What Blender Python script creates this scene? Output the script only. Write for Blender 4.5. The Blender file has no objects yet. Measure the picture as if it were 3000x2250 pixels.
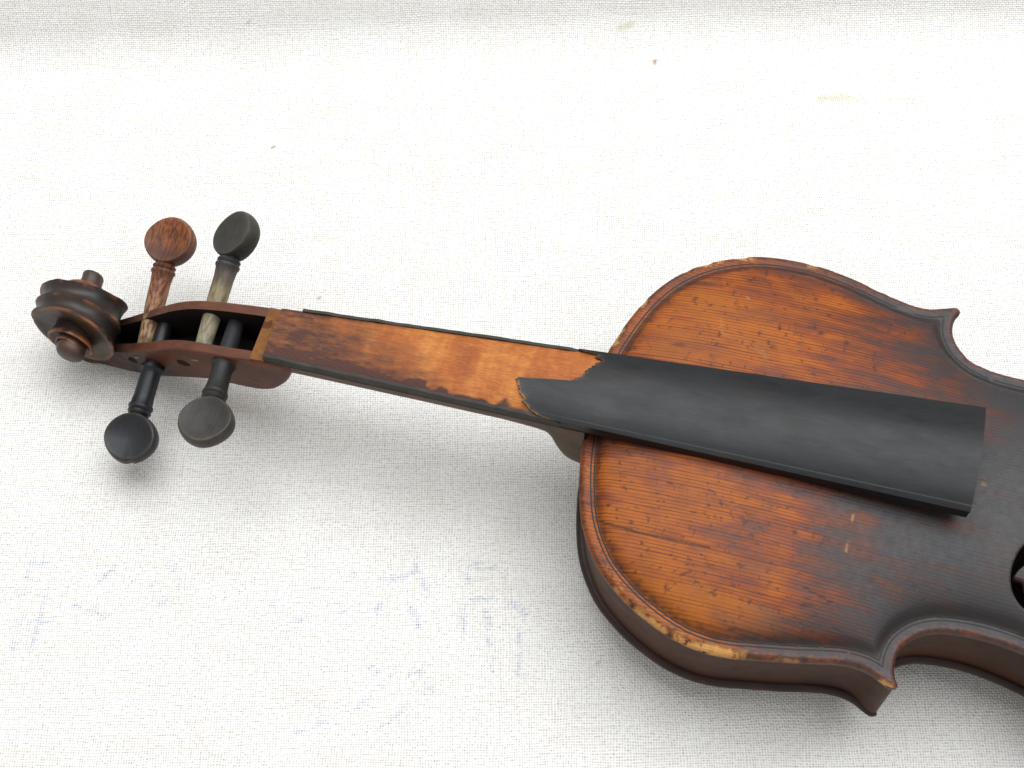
import bpy, bmesh, math, random
import numpy as np
from mathutils import Matrix, Vector
from mathutils.geometry import delaunay_2d_cdt

sc = bpy.context.scene
MM = 0.001
# ------------------------------------------------------------------ camera
# Fitted pinhole camera (photo is 3000 x 2250 px).  Violin frame in mm:
# x along the neck towards the body, y towards the bass side, z up from the plate edge.
F = 4531.693937797817
RV = np.array([-0.47656346, 0.07009051, 0.26123706])
TV = np.array([-96.23012989, -23.04432372, 589.61848299])


def rod(r):
    th = np.linalg.norm(r)
    k = r / th
    K = np.array([[0, -k[2], k[1]], [k[2], 0, -k[0]], [-k[1], k[0], 0]])
    return np.eye(3) + np.sin(th) * K + (1 - np.cos(th)) * K @ K


CR = rod(RV)
CC = -CR.T @ TV


def ray(U):
    U = np.atleast_2d(np.array(U, float))
    return np.c_[(U - [1500, 1125]) / F, np.ones(len(U))] @ CR


def un_z(U, z):
    D = ray(U)
    t = (-z - CC[2]) / D[:, 2]
    return (CC + D * t[:, None]) * [1, 1, -1]


def un_y(U, y):
    D = ray(U)
    t = (y - CC[1]) / D[:, 1]
    return (CC + D * t[:, None]) * [1, 1, -1]


def to_px(X):
    c = (np.atleast_2d(X) * [1, 1, -1]) @ CR.T + TV
    return np.c_[1500 + F * c[:, 0] / c[:, 2], 1125 + F * c[:, 1] / c[:, 2]]


# world frame: the cloth is z = 0, world x is the camera's right
CLOTH_Z0, CLOTH_SL = -58.3, 0.0135          # cloth plane seen from the violin: z = Z0 + SL (x + 70)
nz = Vector((-CLOTH_SL, 0, 1)).normalized()
right = Vector((CR[0][0], -CR[0][1], -CR[0][2]))
wx = (right - nz * right.dot(nz)).normalized()
wy = nz.cross(wx)
WR = Matrix((wx, wy, nz))                     # violin-local -> world rotation
org = Vector((110, -10, CLOTH_Z0 + CLOTH_SL * 180)) * MM
ROOT_M = Matrix.Translation(-(WR @ org)) @ WR.to_4x4()
WRn = np.array(WR)
ORG = np.array(org) * 1000


def v2w(X):
    """violin frame (mm) -> world (m)"""
    X = np.atleast_2d(X) * [1, -1, 1]
    return ((X - ORG) @ WRn.T) * MM


def w2v(W):
    X = (np.atleast_2d(W) / MM) @ WRn + ORG
    return X * [1, -1, 1]


cam_d = bpy.data.cameras.new("camera")
cam = bpy.data.objects.new("camera", cam_d)
sc.collection.objects.link(cam)
cam_d.sensor_width = 36
cam_d.lens = F / 3000 * 36
cam_d.clip_start, cam_d.clip_end = 0.02, 50
flip = lambda v: Vector((v[0], -v[1], -v[2]))
cr, cu, cb = flip(CR[0]), flip(-CR[1]), flip(-CR[2])
cm = Matrix((cr, cu, cb)).transposed().to_4x4()
cm.translation = flip(CC) * MM
cam.matrix_world = ROOT_M @ cm
sc.camera = cam
sc.render.resolution_x, sc.render.resolution_y = 1024, 768

# ------------------------------------------------------------------ light
w = bpy.data.worlds.new("World")
sc.world = w
w.use_nodes = True
bg = w.node_tree.nodes["Background"]
bg.inputs[0].default_value = (0.98, 0.985, 0.985, 1)
bg.inputs[1].default_value = 0.72


def area(name, loc, target, sx, sy, energy, col):
    d = bpy.data.lights.new(name, 'AREA')
    d.shape = 'RECTANGLE'
    d.size, d.size_y, d.energy, d.color = sx, sy, energy, col
    o = bpy.data.objects.new(name, d)
    sc.collection.objects.link(o)
    o.location = loc
    o.rotation_euler = (Vector(target) - Vector(loc)).to_track_quat('-Z', 'Y').to_euler()
    return o


area("window_light", (0.25, 0.45, 1.55), (0.05, 0.0, 0), 2.2, 1.3, 43.0, (0.93, 0.97, 1.0))

sc.view_settings.view_transform = 'Standard'
sc.view_settings.look = 'None'
sc.view_settings.gamma = 1
sc.view_settings.use_curve_mapping = False
sc.view_settings.exposure = 0.0

# ------------------------------------------------------------------ helpers
rng = np.random.default_rng(7)


def sstep(a, b, x):
    t = np.clip((x - a) / (b - a), 0, 1)
    return t * t * (3 - 2 * t)


_lat = rng.random((256, 256))


def vnoise(x, y):
    xi, yi = np.floor(x).astype(int), np.floor(y).astype(int)
    fx, fy = x - xi, y - yi
    fx, fy = fx * fx * (3 - 2 * fx), fy * fy * (3 - 2 * fy)
    g = lambda i, j: _lat[(xi + i) & 255, (yi + j) & 255]
    return (g(0, 0) * (1 - fx) + g(1, 0) * fx) * (1 - fy) + (g(0, 1) * (1 - fx) + g(1, 1) * fx) * fy


def fbm(x, y, o=4):
    s, a, n = 0, 1, 0
    for k in range(o):
        s = s + a * vnoise(x * 2 ** k + 17.3 * k, y * 2 ** k + 5.1 * k)
        n += a
        a *= .5
    return s / n


def seg_d(P, a, b):
    a, b = np.array(a, float), np.array(b, float)
    ab = b - a
    t = np.clip(((P - a) @ ab) / (ab @ ab + 1e-9), 0, 1)
    return np.linalg.norm(P - (a + t[:, None] * ab), axis=1)


def poly_d(P, L, closed=True):
    """distance of points P to polyline L, chunked"""
    A = L if closed else L[:-1]
    B = np.roll(L, -1, 0) if closed else L[1:]
    ab = B - A
    l2 = (ab ** 2).sum(1) + 1e-12
    out = np.empty(len(P))
    for i in range(0, len(P), 4000):
        p = P[i:i + 4000][:, None]
        t = np.clip(((p - A) * ab).sum(2) / l2, 0, 1)
        dx = A[:, 0] + t * ab[:, 0] - p[:, :, 0]
        dy = A[:, 1] + t * ab[:, 1] - p[:, :, 1]
        out[i:i + 4000] = np.sqrt((dx * dx + dy * dy).min(1))
    return out


def inside(P, L):
    x, y = P[:, 0], P[:, 1]
    c = np.zeros(len(P), bool)
    for (x0, y0), (x1, y1) in zip(L, np.roll(L, -1, 0)):
        if y0 == y1:
            continue
        m = ((y0 > y) != (y1 > y)) & (x < (x1 - x0) * (y - y0) / (y1 - y0) + x0)
        c ^= m
    return c


def interp(x, pts):
    p = np.array(pts, float)
    o = np.argsort(p[:, 0])
    return np.interp(x, p[o, 0], p[o, 1])


def spl(x, pts):
    """smooth (pchip-like) interpolation"""
    p = np.array(sorted(pts), float)
    X, Y = p[:, 0], p[:, 1]
    h = np.diff(X)
    d = np.diff(Y) / h
    m = np.zeros(len(X))
    for i in range(1, len(X) - 1):
        if d[i - 1] * d[i] > 0:
            w1, w2 = 2 * h[i] + h[i - 1], h[i] + 2 * h[i - 1]
            m[i] = (w1 + w2) / (w1 / d[i - 1] + w2 / d[i])
    m[0], m[-1] = d[0], d[-1]
    x = np.clip(x, X[0], X[-1])
    i = np.clip(np.searchsorted(X, x) - 1, 0, len(h) - 1)
    t = (x - X[i]) / h[i]
    return (Y[i] * (1 + 2 * t) * (1 - t) ** 2 + h[i] * m[i] * t * (1 - t) ** 2
            + Y[i + 1] * t * t * (3 - 2 * t) + h[i] * m[i + 1] * t * t * (t - 1))


def catmull(P, n=8, closed=False):
    P = np.array(P, float)
    m = len(P)
    out = []
    for i in range(m if closed else m - 1):
        if closed:
            p0, p1, p2, p3 = P[i - 1], P[i], P[(i + 1) % m], P[(i + 2) % m]
        else:
            p1, p2 = P[i], P[i + 1]
            p0 = P[i - 1] if i else 2 * p1 - p2
            p3 = P[i + 2] if i + 2 < m else 2 * p2 - p1
        l1, l0, l2 = (np.linalg.norm(p2 - p1) ** .5 + 1e-6, np.linalg.norm(p1 - p0) ** .5 + 1e-6,
                      np.linalg.norm(p3 - p2) ** .5 + 1e-6)
        m1 = (p1 - p0) / l0 - (p2 - p0) / (l0 + l1) + (p2 - p1) / l1
        m2 = (p2 - p1) / l1 - (p3 - p1) / (l1 + l2) + (p3 - p2) / l2
        for t in np.arange(n) / n:
            out.append((2 * t ** 3 - 3 * t * t + 1) * p1 + (t ** 3 - 2 * t * t + t) * m1 * l1
                       + (-2 * t ** 3 + 3 * t * t) * p2 + (t ** 3 - t * t) * m2 * l1)
    if not closed:
        out.append(P[-1])
    return np.array(out)


def resample(L, step, closed=True):
    Q = np.vstack([L, L[:1]]) if closed else L
    s = np.r_[0, np.cumsum(np.linalg.norm(np.diff(Q, axis=0), axis=1))]
    n = int(s[-1] / step)
    t = np.linspace(0, s[-1], n + (0 if closed else 1), endpoint=not closed)
    return np.c_[np.interp(t, s, Q[:, 0]), np.interp(t, s, Q[:, 1])]


def mesh(name, V, Fc, mat, parent=None, attrs=None, smooth=True, recalc=True, label=None, auto=None):
    """V in violin frame (mm); becomes one mesh object in metres"""
    V = np.asarray(V, float) * [MM, -MM, MM]
    me = bpy.data.meshes.new(name)
    me.from_pydata(V.tolist(), [], [tuple(f)[::-1] for f in Fc])
    if recalc:
        bm = bmesh.new()
        bm.from_mesh(me)
        bmesh.ops.recalc_face_normals(bm, faces=bm.faces[:])
        bm.to_mesh(me)
        bm.free()
    for k, a in (attrs or {}).items():
        at = me.attributes.new(k, 'FLOAT', 'POINT')
        at.data.foreach_set('value', np.asarray(a, np.float32))
    if smooth:
        me.polygons.foreach_set('use_smooth', [True] * len(me.polygons))
        if auto:
            me.set_sharp_from_angle(angle=math.radians(auto))
    me.materials.append(mat)
    o = bpy.data.objects.new(name, me)
    sc.collection.objects.link(o)
    if parent:
        o.parent = parent
    if label:
        o["label"] = label
    return o


def loft(rings, cap=True):
    n = len(rings[0])
    V = np.vstack(rings)
    Fc = []
    for i in range(len(rings) - 1):
        for j in range(n):
            k = (j + 1) % n
            Fc.append((i * n + j, i * n + k, (i + 1) * n + k, (i + 1) * n + j))
    if cap:
        Fc.append(tuple(range(n))[::-1])
        Fc.append(tuple((len(rings) - 1) * n + j for j in range(n)))
    return V, Fc


# ------------------------------------------------------------------ materials
class NT:
    def __init__(s, name):
        s.m = bpy.data.materials.new(name)
        s.m.use_nodes = True
        s.t = s.m.node_tree
        s.b = s.t.nodes["Principled BSDF"]

    def n(s, typ, **kw):
        x = s.t.nodes.new(typ)
        for k, v in kw.items():
            if k[0] == '_':
                setattr(x, k[1:], v)
            else:
                x.inputs[k.replace('_', ' ')].default_value = v
        return x

    def l(s, a, b):
        s.t.links.new(a, b)

    def sock(s, node, i, v):
        if isinstance(v, (int, float, tuple)):
            node.inputs[i].default_value = v
        else:
            s.l(v, node.inputs[i])

    def math(s, op, a, b=0.0, c=None):
        x = s.n('ShaderNodeMath', _operation=op)
        s.sock(x, 0, a)
        s.sock(x, 1, b)
        if c is not None:
            s.sock(x, 2, c)
        return x.outputs[0]

    def mix(s, f, a, b, mode='MIX'):
        x = s.n('ShaderNodeMix', _data_type='RGBA', _blend_type=mode)
        s.sock(x, 0, f)
        s.sock(x, 6, a)
        s.sock(x, 7, b)
        return x.outputs[2]

    def attr(s, name):
        return s.n('ShaderNodeAttribute', _attribute_name=name).outputs['Fac']

    def ramp(s, f, stops, interp='LINEAR'):
        x = s.n('ShaderNodeValToRGB')
        x.color_ramp.interpolation = interp
        e = x.color_ramp.elements
        while len(e) < len(stops):
            e.new(.5)
        for k, (p, c) in enumerate(stops):
            e[k].position = p
            e[k].color = c if len(c) == 4 else (*c, 1)
        s.l(f, x.inputs[0])
        return x.outputs[0]

    def coords(s, scale=(1, 1, 1), rot=(0, 0, 0)):
        c = s.n('ShaderNodeTexCoord')
        mp = s.n('ShaderNodeMapping', Scale=scale, Rotation=rot)
        s.l(c.outputs['Object'], mp.inputs[0])
        return mp.outputs[0]

    def noise(s, vec, scale, detail=3, rough=.55, dist=0):
        x = s.n('ShaderNodeTexNoise', Scale=scale, Detail=detail, Roughness=rough, Distortion=dist)
        s.l(vec, x.inputs['Vector'])
        return x.outputs['Fac']

    def bump(s, h, strength, dist=.001, prev=None):
        x = s.n('ShaderNodeBump', Strength=strength, Distance=dist)
        s.l(h, x.inputs['Height'])
        if prev is not None:
            s.l(prev, x.inputs['Normal'])
        return x.outputs[0]


def rgb(h, k=1.0):
    """sRGB hex -> linear"""
    v = [int(h[i:i + 2], 16) / 255 for i in (0, 2, 4)]
    return tuple(k * (c / 12.92 if c <= .04045 else ((c + .055) / 1.055) ** 2.4) for c in v) + (1,)


def wood(name, light, dark, axis_scale=(8, 220, 220), rough=.45, spec=.4, contrast=(.3, .7), worn=None,
         worn_amt=.0, bump=.15, blot=60, shift=None):
    m = NT(name)
    v = m.coords(axis_scale)
    g = m.noise(v, 6, 4, .6)
    v2 = m.coords((1, 1, 1))
    bl = m.noise(v2, blot, 3, .6)
    f = m.math('ADD', m.math('MULTIPLY', g, .55), m.math('MULTIPLY', bl, .45))
    col = m.ramp(f, [(contrast[0], dark), (contrast[1], light)])
    if worn:
        k = m.ramp(m.noise(v2, 130, 4, .65), [(.62 - worn_amt, (0, 0, 0)), (.68 - worn_amt, (1, 1, 1))])
        col = m.mix(k, col, worn)
    pat = m.math('MULTIPLY', m.attr('patina'), m.ramp(m.noise(v2, 90, 4, .6), [(.3, (.35, .35, .35)), (.6, (1, 1, 1))]))
    col = m.mix(pat, col, rgb('17110e'))
    m.l(col, m.b.inputs['Base Color'])
    rr = m.math('MULTIPLY_ADD', m.noise(v2, 180, 3), .25, rough - .12)
    m.l(rr, m.b.inputs['Roughness'])
    m.b.inputs['Specular IOR Level'].default_value = spec
    m.l(m.bump(m.noise(v, 10, 4), bump, .0004), m.b.inputs['Normal'])
    return m.m


# --- linen
def linen_mat():
    m = NT("linen")
    u = m.attr('u')
    v = m.attr('v')
    cmb = m.n('ShaderNodeCombineXYZ')
    m.l(u, cmb.inputs[0])
    m.l(v, cmb.inputs[1])
    cv = cmb.outputs[0]                       # cloth coordinates in mm

    def mapped(sx, sy):
        mp = m.n('ShaderNodeMapping', Scale=(sx, sy, 1))
        m.l(cv, mp.inputs[0])
        return mp.outputs[0]
    # two thread systems, each thread with its own thickness
    du = m.math('MULTIPLY_ADD', m.noise(mapped(.05, .02), 1, 3), 5.0, u)
    dv = m.math('MULTIPLY_ADD', m.noise(mapped(.02, .05), 1, 3), 5.0, v)
    P = 2 * math.pi / 0.98
    wu = m.math('SINE', m.math('MULTIPLY', du, P))
    wv = m.math('SINE', m.math('MULTIPLY', dv, P))
    gap = m.math('MULTIPLY', m.math('ADD', wu, 1.0), m.math('ADD', wv, 1.0))      # 0..4, high = hole
    over = m.math('MULTIPLY', m.math('SINE', m.math('MULTIPLY', du, P / 2)),
                  m.math('SINE', m.math('MULTIPLY', dv, P / 2)))
    slub_h = m.noise(mapped(.03, 2.2), 1, 3, .6)
    slub_v = m.noise(mapped(2.2, .03), 1, 3, .6)
    fleck = m.noise(mapped(.55, .8), 1, 4, .7)
    blot = m.noise(mapped(.035, .05), 1, 4, .6)
    holes = m.math('MULTIPLY', m.ramp(gap, [(.35, (0, 0, 0)), (1.0, (1, 1, 1))]),
                   m.ramp(fleck, [(.42, (.12, .12, .12)), (.72, (1, 1, 1))]))
    base = m.mix(m.ramp(blot, [(.35, (0, 0, 0)), (.65, (1, 1, 1))]), rgb('dfdcd7'), rgb('e4e2df'))
    base = m.mix(m.ramp(slub_h, [(.52, (0, 0, 0)), (.75, (.5, .5, .5))]), base, rgb('bfb7a8'))
    base = m.mix(m.ramp(slub_v, [(.55, (0, 0, 0)), (.8, (.45, .45, .45))]), base, rgb('bdb3a0'))
    base = m.mix(m.ramp(m.math('SUBTRACT', 1.0, slub_h), [(.62, (0, 0, 0)), (.72, (.6, .6, .6))]), base, rgb('f1efe9'))
    base = m.mix(m.math('MULTIPLY', holes, .78), base, rgb('756b5c'))
    blue = m.attr('blue')
    base = m.mix(m.math('MULTIPLY', blue, m.math('MULTIPLY_ADD', holes, 1.0, .17)), base, rgb('6d80a4'))
    base = m.mix(m.attr('stain'), base, rgb('a8a06a'))
    base = m.mix(m.attr('speck'), base, rgb('8d6a45'))
    m.l(base, m.b.inputs['Base Color'])
    m.b.inputs['Roughness'].default_value = .95
    m.b.inputs['Specular IOR Level'].default_value = .1
    h = m.math('ADD', m.math('MULTIPLY', over, .5), m.math('MULTIPLY', gap, -.35))
    h = m.math('ADD', h, m.math('ADD', m.math('MULTIPLY', slub_h, 1.4), m.math('MULTIPLY', slub_v, 1.4)))
    m.l(m.bump(h, .55, .0003), m.b.inputs['Normal'])
    return m.m


# --- varnished spruce top
def spruce_mat():
    m = NT("varnished_spruce")
    obj = m.coords((1000, 1000, 1000))        # mm
    sep = m.n('ShaderNodeSeparateXYZ')
    m.l(obj, sep.inputs[0])
    mp = m.n('ShaderNodeMapping', Scale=(.012, .05, 0))
    m.l(obj, mp.inputs[0])
    wob = m.noise(mp.outputs[0], 1, 3)
    y = m.math('MULTIPLY_ADD', wob, 3.5, sep.outputs[1])
    g = m.math('SINE', m.math('MULTIPLY', y, 2 * math.pi / 1.28))
    mp2 = m.n('ShaderNodeMapping', Scale=(.02, .55, 0))
    m.l(obj, mp2.inputs[0])
    gvar = m.noise(mp2.outputs[0], 1, 3)
    line = m.math('MULTIPLY', m.ramp(g, [(.15, (0, 0, 0)), (.95, (1, 1, 1))]),
                  m.ramp(gvar, [(.3, (.1, .1, .1)), (.65, (1, 1, 1))]))
    mp3 = m.n('ShaderNodeMapping', Scale=(.03, .09, 0))
    m.l(obj, mp3.inputs[0])
    blot = m.noise(mp3.outputs[0], 1, 4, .6)
    mp4 = m.n('ShaderNodeMapping', Scale=(.035, 1.7, 0))
    m.l(obj, mp4.inputs[0])
    fine = m.noise(mp4.outputs[0], 1, 4, .65)
    dk = m.math('ADD', m.attr('dark'), m.math('MULTIPLY_ADD', m.math('SUBTRACT', blot, .5), 1.15,
                                              m.math('MULTIPLY', m.math('SUBTRACT', fine, .5), .80)))
    early = m.ramp(dk, [(0, rgb('95501a')), (.22, rgb('7c3a10')), (.45, rgb('5c2a14')), (.7, rgb('36201b')), (1, rgb('1c1a1d'))])
    late = m.ramp(dk, [(0, rgb('572609')), (.25, rgb('471c09')), (.5, rgb('32150d')), (1, rgb('161214'))])
    col = m.mix(m.math('MULTIPLY', line, .95), early, late)
    sp1 = m.ramp(m.noise(obj, .42, 2, .5), [(.63, (0, 0, 0)), (.71, (1, 1, 1))])
    mp5 = m.n('ShaderNodeMapping', Scale=(.22, .8, 0), Rotation=(0, 0, .35))
    m.l(obj, mp5.inputs[0])
    sp2 = m.ramp(m.noise(mp5.outputs[0], 1, 3, .6), [(.66, (0, 0, 0)), (.72, (1, 1, 1))])
    haze = m.ramp(m.noise(obj, .06, 4, .65), [(.45, (0, 0, 0)), (.75, (1, 1, 1))])
    glow = m.attr('glow')
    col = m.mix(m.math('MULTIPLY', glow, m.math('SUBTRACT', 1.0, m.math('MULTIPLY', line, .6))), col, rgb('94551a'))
    col = m.mix(m.math('MULTIPLY', haze, .34), col, rgb('38281f'))
    col = m.mix(m.math('MULTIPLY', m.math('MAXIMUM', sp1, sp2), .58), col, rgb('231a18'))
    col = m.mix(m.attr('edge'), col, m.mix(m.ramp(m.noise(obj, .6, 4), [(.4, (0, 0, 0)), (.6, (1, 1, 1))]), rgb('43200f'), rgb('5f2f18')))
    col = m.mix(m.math('MULTIPLY', m.attr('dirt'), .85), col, rgb('1f1815'))
    bk = m.ramp(m.noise(obj, .30, 4, .6), [(.36, (0, 0, 0)), (.46, (1, 1, 1))])
    col = m.mix(m.math('MULTIPLY', m.attr('bare'), bk), col, m.mix(fine, rgb('8a5a28'), rgb('c2935a')))
    col = m.mix(m.attr('lightscr'), col, rgb('9c7440'))
    m.l(col, m.b.inputs['Base Color'])
    r = m.math('MULTIPLY_ADD', m.noise(obj, .35, 4, .6), .26, .30)
    r = m.math('ADD', r, m.math('MULTIPLY', m.attr('dark'), .08))
    r = m.math('ADD', r, m.math('MULTIPLY', m.attr('bare'), .3))
    m.l(r, m.b.inputs['Roughness'])
    m.l(m.math('MULTIPLY_ADD', m.math('MAXIMUM', m.math('MINIMUM', dk, 1.0), 0.0), .30, .15), m.b.inputs['Specular IOR Level'])
    h = m.math('ADD', m.math('MULTIPLY', line, .25), m.math('MULTIPLY', m.attr('dirt'), -1.0))
    h = m.math('ADD', h, m.math('MULTIPLY', m.noise(obj, .9, 4), .5))
    m.l(m.bump(h, .35, .00025), m.b.inputs['Normal'])
    return m.m


LINEN = linen_mat()
SPRUCE = spruce_mat()
RIB = wood("rib_maple", rgb('4a2b1b'), rgb('28180f'), (4, 4, 4), .5, .14, (.25, .75), blot=25, bump=.05)
BACK = wood("back_maple", rgb('36201a'), rgb('1a100d'), (10, 60, 10), .45, .25, worn=rgb('56301f'), worn_amt=-.02)
PURF = wood("purfling_dark", rgb('2a211d'), rgb('120e0c'), (30, 30, 30), .55, .3)
HEAD = wood("pegbox_maple", rgb('6a3c26'), rgb('3e2318'), (10, 90, 90), .5, .25, (.3, .72), blot=45, bump=.08)
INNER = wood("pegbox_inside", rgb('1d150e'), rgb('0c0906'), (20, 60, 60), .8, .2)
NECKW = wood("neck_maple", rgb('5a4028'), rgb('33241a'), (10, 90, 90), .5, .35, blot=40)
SEAT = wood("bare_maple", rgb('7d5226'), rgb('5c3618'), (40, 90, 90), .7, .2, (.3, .65), worn=rgb('4d2a14'), worn_amt=.10)
STRIP = wood("blackened_edge", rgb('37322a'), rgb('1c1815'), (10, 120, 120), .6, .3)


def veneer_mat():
    m = NT("black_veneer")
    v = m.coords((12, 240, 240))
    g = m.noise(v, 6, 4, .6)
    v2 = m.coords()
    col = m.ramp(g, [(.3, rgb('0d0f11')), (.7, rgb('17181a'))])
    br = m.ramp(m.noise(m.coords((14, 50, 50)), 2.5, 3), [(.5, (0, 0, 0)), (.75, (1, 1, 1))])
    col = m.mix(m.math('MULTIPLY', br, .6), col, rgb('241a15'))
    col = m.mix(m.math('MULTIPLY', m.attr('brk'), m.ramp(m.noise(v2, 300, 2), [(.35, (0, 0, 0)), (.6, (1, 1, 1))])), col, rgb('8a6a40'))
    col = m.mix(m.ramp(m.noise(v2, 260, 2), [(.72, (0, 0, 0)), (.78, (.5, .5, .5))]), col, rgb('3a3632'))
    m.l(col, m.b.inputs['Base Color'])
    m.l(m.math('MULTIPLY_ADD', m.noise(m.coords((25, 70, 70)), 1.6, 6, .68), .62, .06), m.b.inputs['Roughness'])
    m.b.inputs['Specular IOR Level'].default_value = .25
    m.l(m.bump(m.noise(m.coords((30, 200, 200)), 4, 3), .06, .0003), m.b.inputs['Normal'])
    return m.m


def core_mat():
    m = NT("figured_maple_core")
    obj = m.coords((1000, 1000, 1000))

    def ns(sx, sy, d=3, r=.6):
        mp = m.n('ShaderNodeMapping', Scale=(sx, sy, sy))
        m.l(obj, mp.inputs[0])
        return m.noise(mp.outputs[0], 1, d, r)
    flame = ns(.09, .40, 5, .65)
    fib = ns(.30, 2.2, 4, .7)
    grime = ns(.09, .32, 5, .7)
    col = m.ramp(m.math('ADD', m.math('MULTIPLY_ADD', ns(.13, .03, 2), .40, m.math('MULTIPLY', flame, .28)), m.math('MULTIPLY', fib, .36)),
                 [(.33, rgb('74340f')), (.50, rgb('985320')), (.70, rgb('bd7f3a'))])
    gk = m.math('ADD', m.attr('grime'), m.math('MULTIPLY', m.math('SUBTRACT', grime, .5), 1.5))
    gk = m.math('ADD', gk, m.math('MULTIPLY', m.math('SUBTRACT', fib, .5), .7))
    col = m.mix(m.ramp(gk, [(.2, (0, 0, 0)), (.95, (1, 1, 1))]), col, rgb('43241a'))
    m.l(col, m.b.inputs['Base Color'])
    m.b.inputs['Roughness'].default_value = .55
    m.b.inputs['Specular IOR Level'].default_value = .3
    m.l(m.bump(fib, .6, .0005), m.b.inputs['Normal'])
    return m.m


VENEER = veneer_mat()
CORE = core_mat()


def scroll_mat():
    m = NT("scroll_maple")
    v = m.coords()
    n1 = m.noise(v, 70, 4, .6)
    col = m.ramp(n1, [(.3, rgb('120e0c')), (.55, rgb('241a15')), (.75, rgb('3c271b'))])
    rim = m.math('MULTIPLY', m.attr('rim'), m.ramp(m.noise(v, 110, 4, .65), [(.42, (0, 0, 0)), (.62, (1, 1, 1))]))
    col = m.mix(rim, col, rgb('7a4626'))
    side = m.math('MULTIPLY', m.attr('side'), m.ramp(m.noise(v, 50, 3), [(.35, (0, 0, 0)), (.7, (1, 1, 1))]))
    col = m.mix(m.math('MULTIPLY', side, .7), col, rgb('5f3f24'))
    m.l(col, m.b.inputs['Base Color'])
    m.l(m.math('MULTIPLY_ADD', n1, .25, .36), m.b.inputs['Roughness'])
    m.b.inputs['Specular IOR Level'].default_value = .45
    m.l(m.bump(m.noise(v, 220, 4), .2, .0004), m.b.inputs['Normal'])
    return m.m


SCROLL = scroll_mat()


def peg_mat(name, stops, dark, grain=.5, rough=.45, grime='15110e'):
    """stops: colour along the peg axis (attribute t: 0 = tip, 1 = head end)"""
    m = NT(name)
    v = m.coords()
    base = m.ramp(m.attr('t'), [(p, rgb(c)) for p, c in stops])
    mp = m.n('ShaderNodeMapping', Scale=(900, 90, 900))
    tc = m.n('ShaderNodeTexCoord')
    m.l(tc.outputs['Object'], mp.inputs[0])
    g = m.noise(mp.outputs[0], 1, 3, .6)
    col = m.mix(m.math('MULTIPLY', m.ramp(g, [(.42, (0, 0, 0)), (.62, (1, 1, 1))]), grain), base, rgb(dark))
    bl = m.noise(v, 150, 4, .6)
    col = m.mix(m.ramp(bl, [(.55, (0, 0, 0)), (.8, (.6, .6, .6))]), col, rgb(grime))
    ed = m.attr('rim')
    col = m.mix(m.math('MULTIPLY', ed, m.ramp(m.noise(v, 200, 2), [(.3, (.1, .1, .1)), (.7, (.8, .8, .8))])), col, rgb('6a5a44'))
    m.l(col, m.b.inputs['Base Color'])
    m.l(m.math('MULTIPLY_ADD', bl, .25, rough - .12), m.b.inputs['Roughness'])
    m.b.inputs['Specular IOR Level'].default_value = .3
    m.l(m.bump(g, .12, .0003), m.b.inputs['Normal'])
    return m.m


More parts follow.
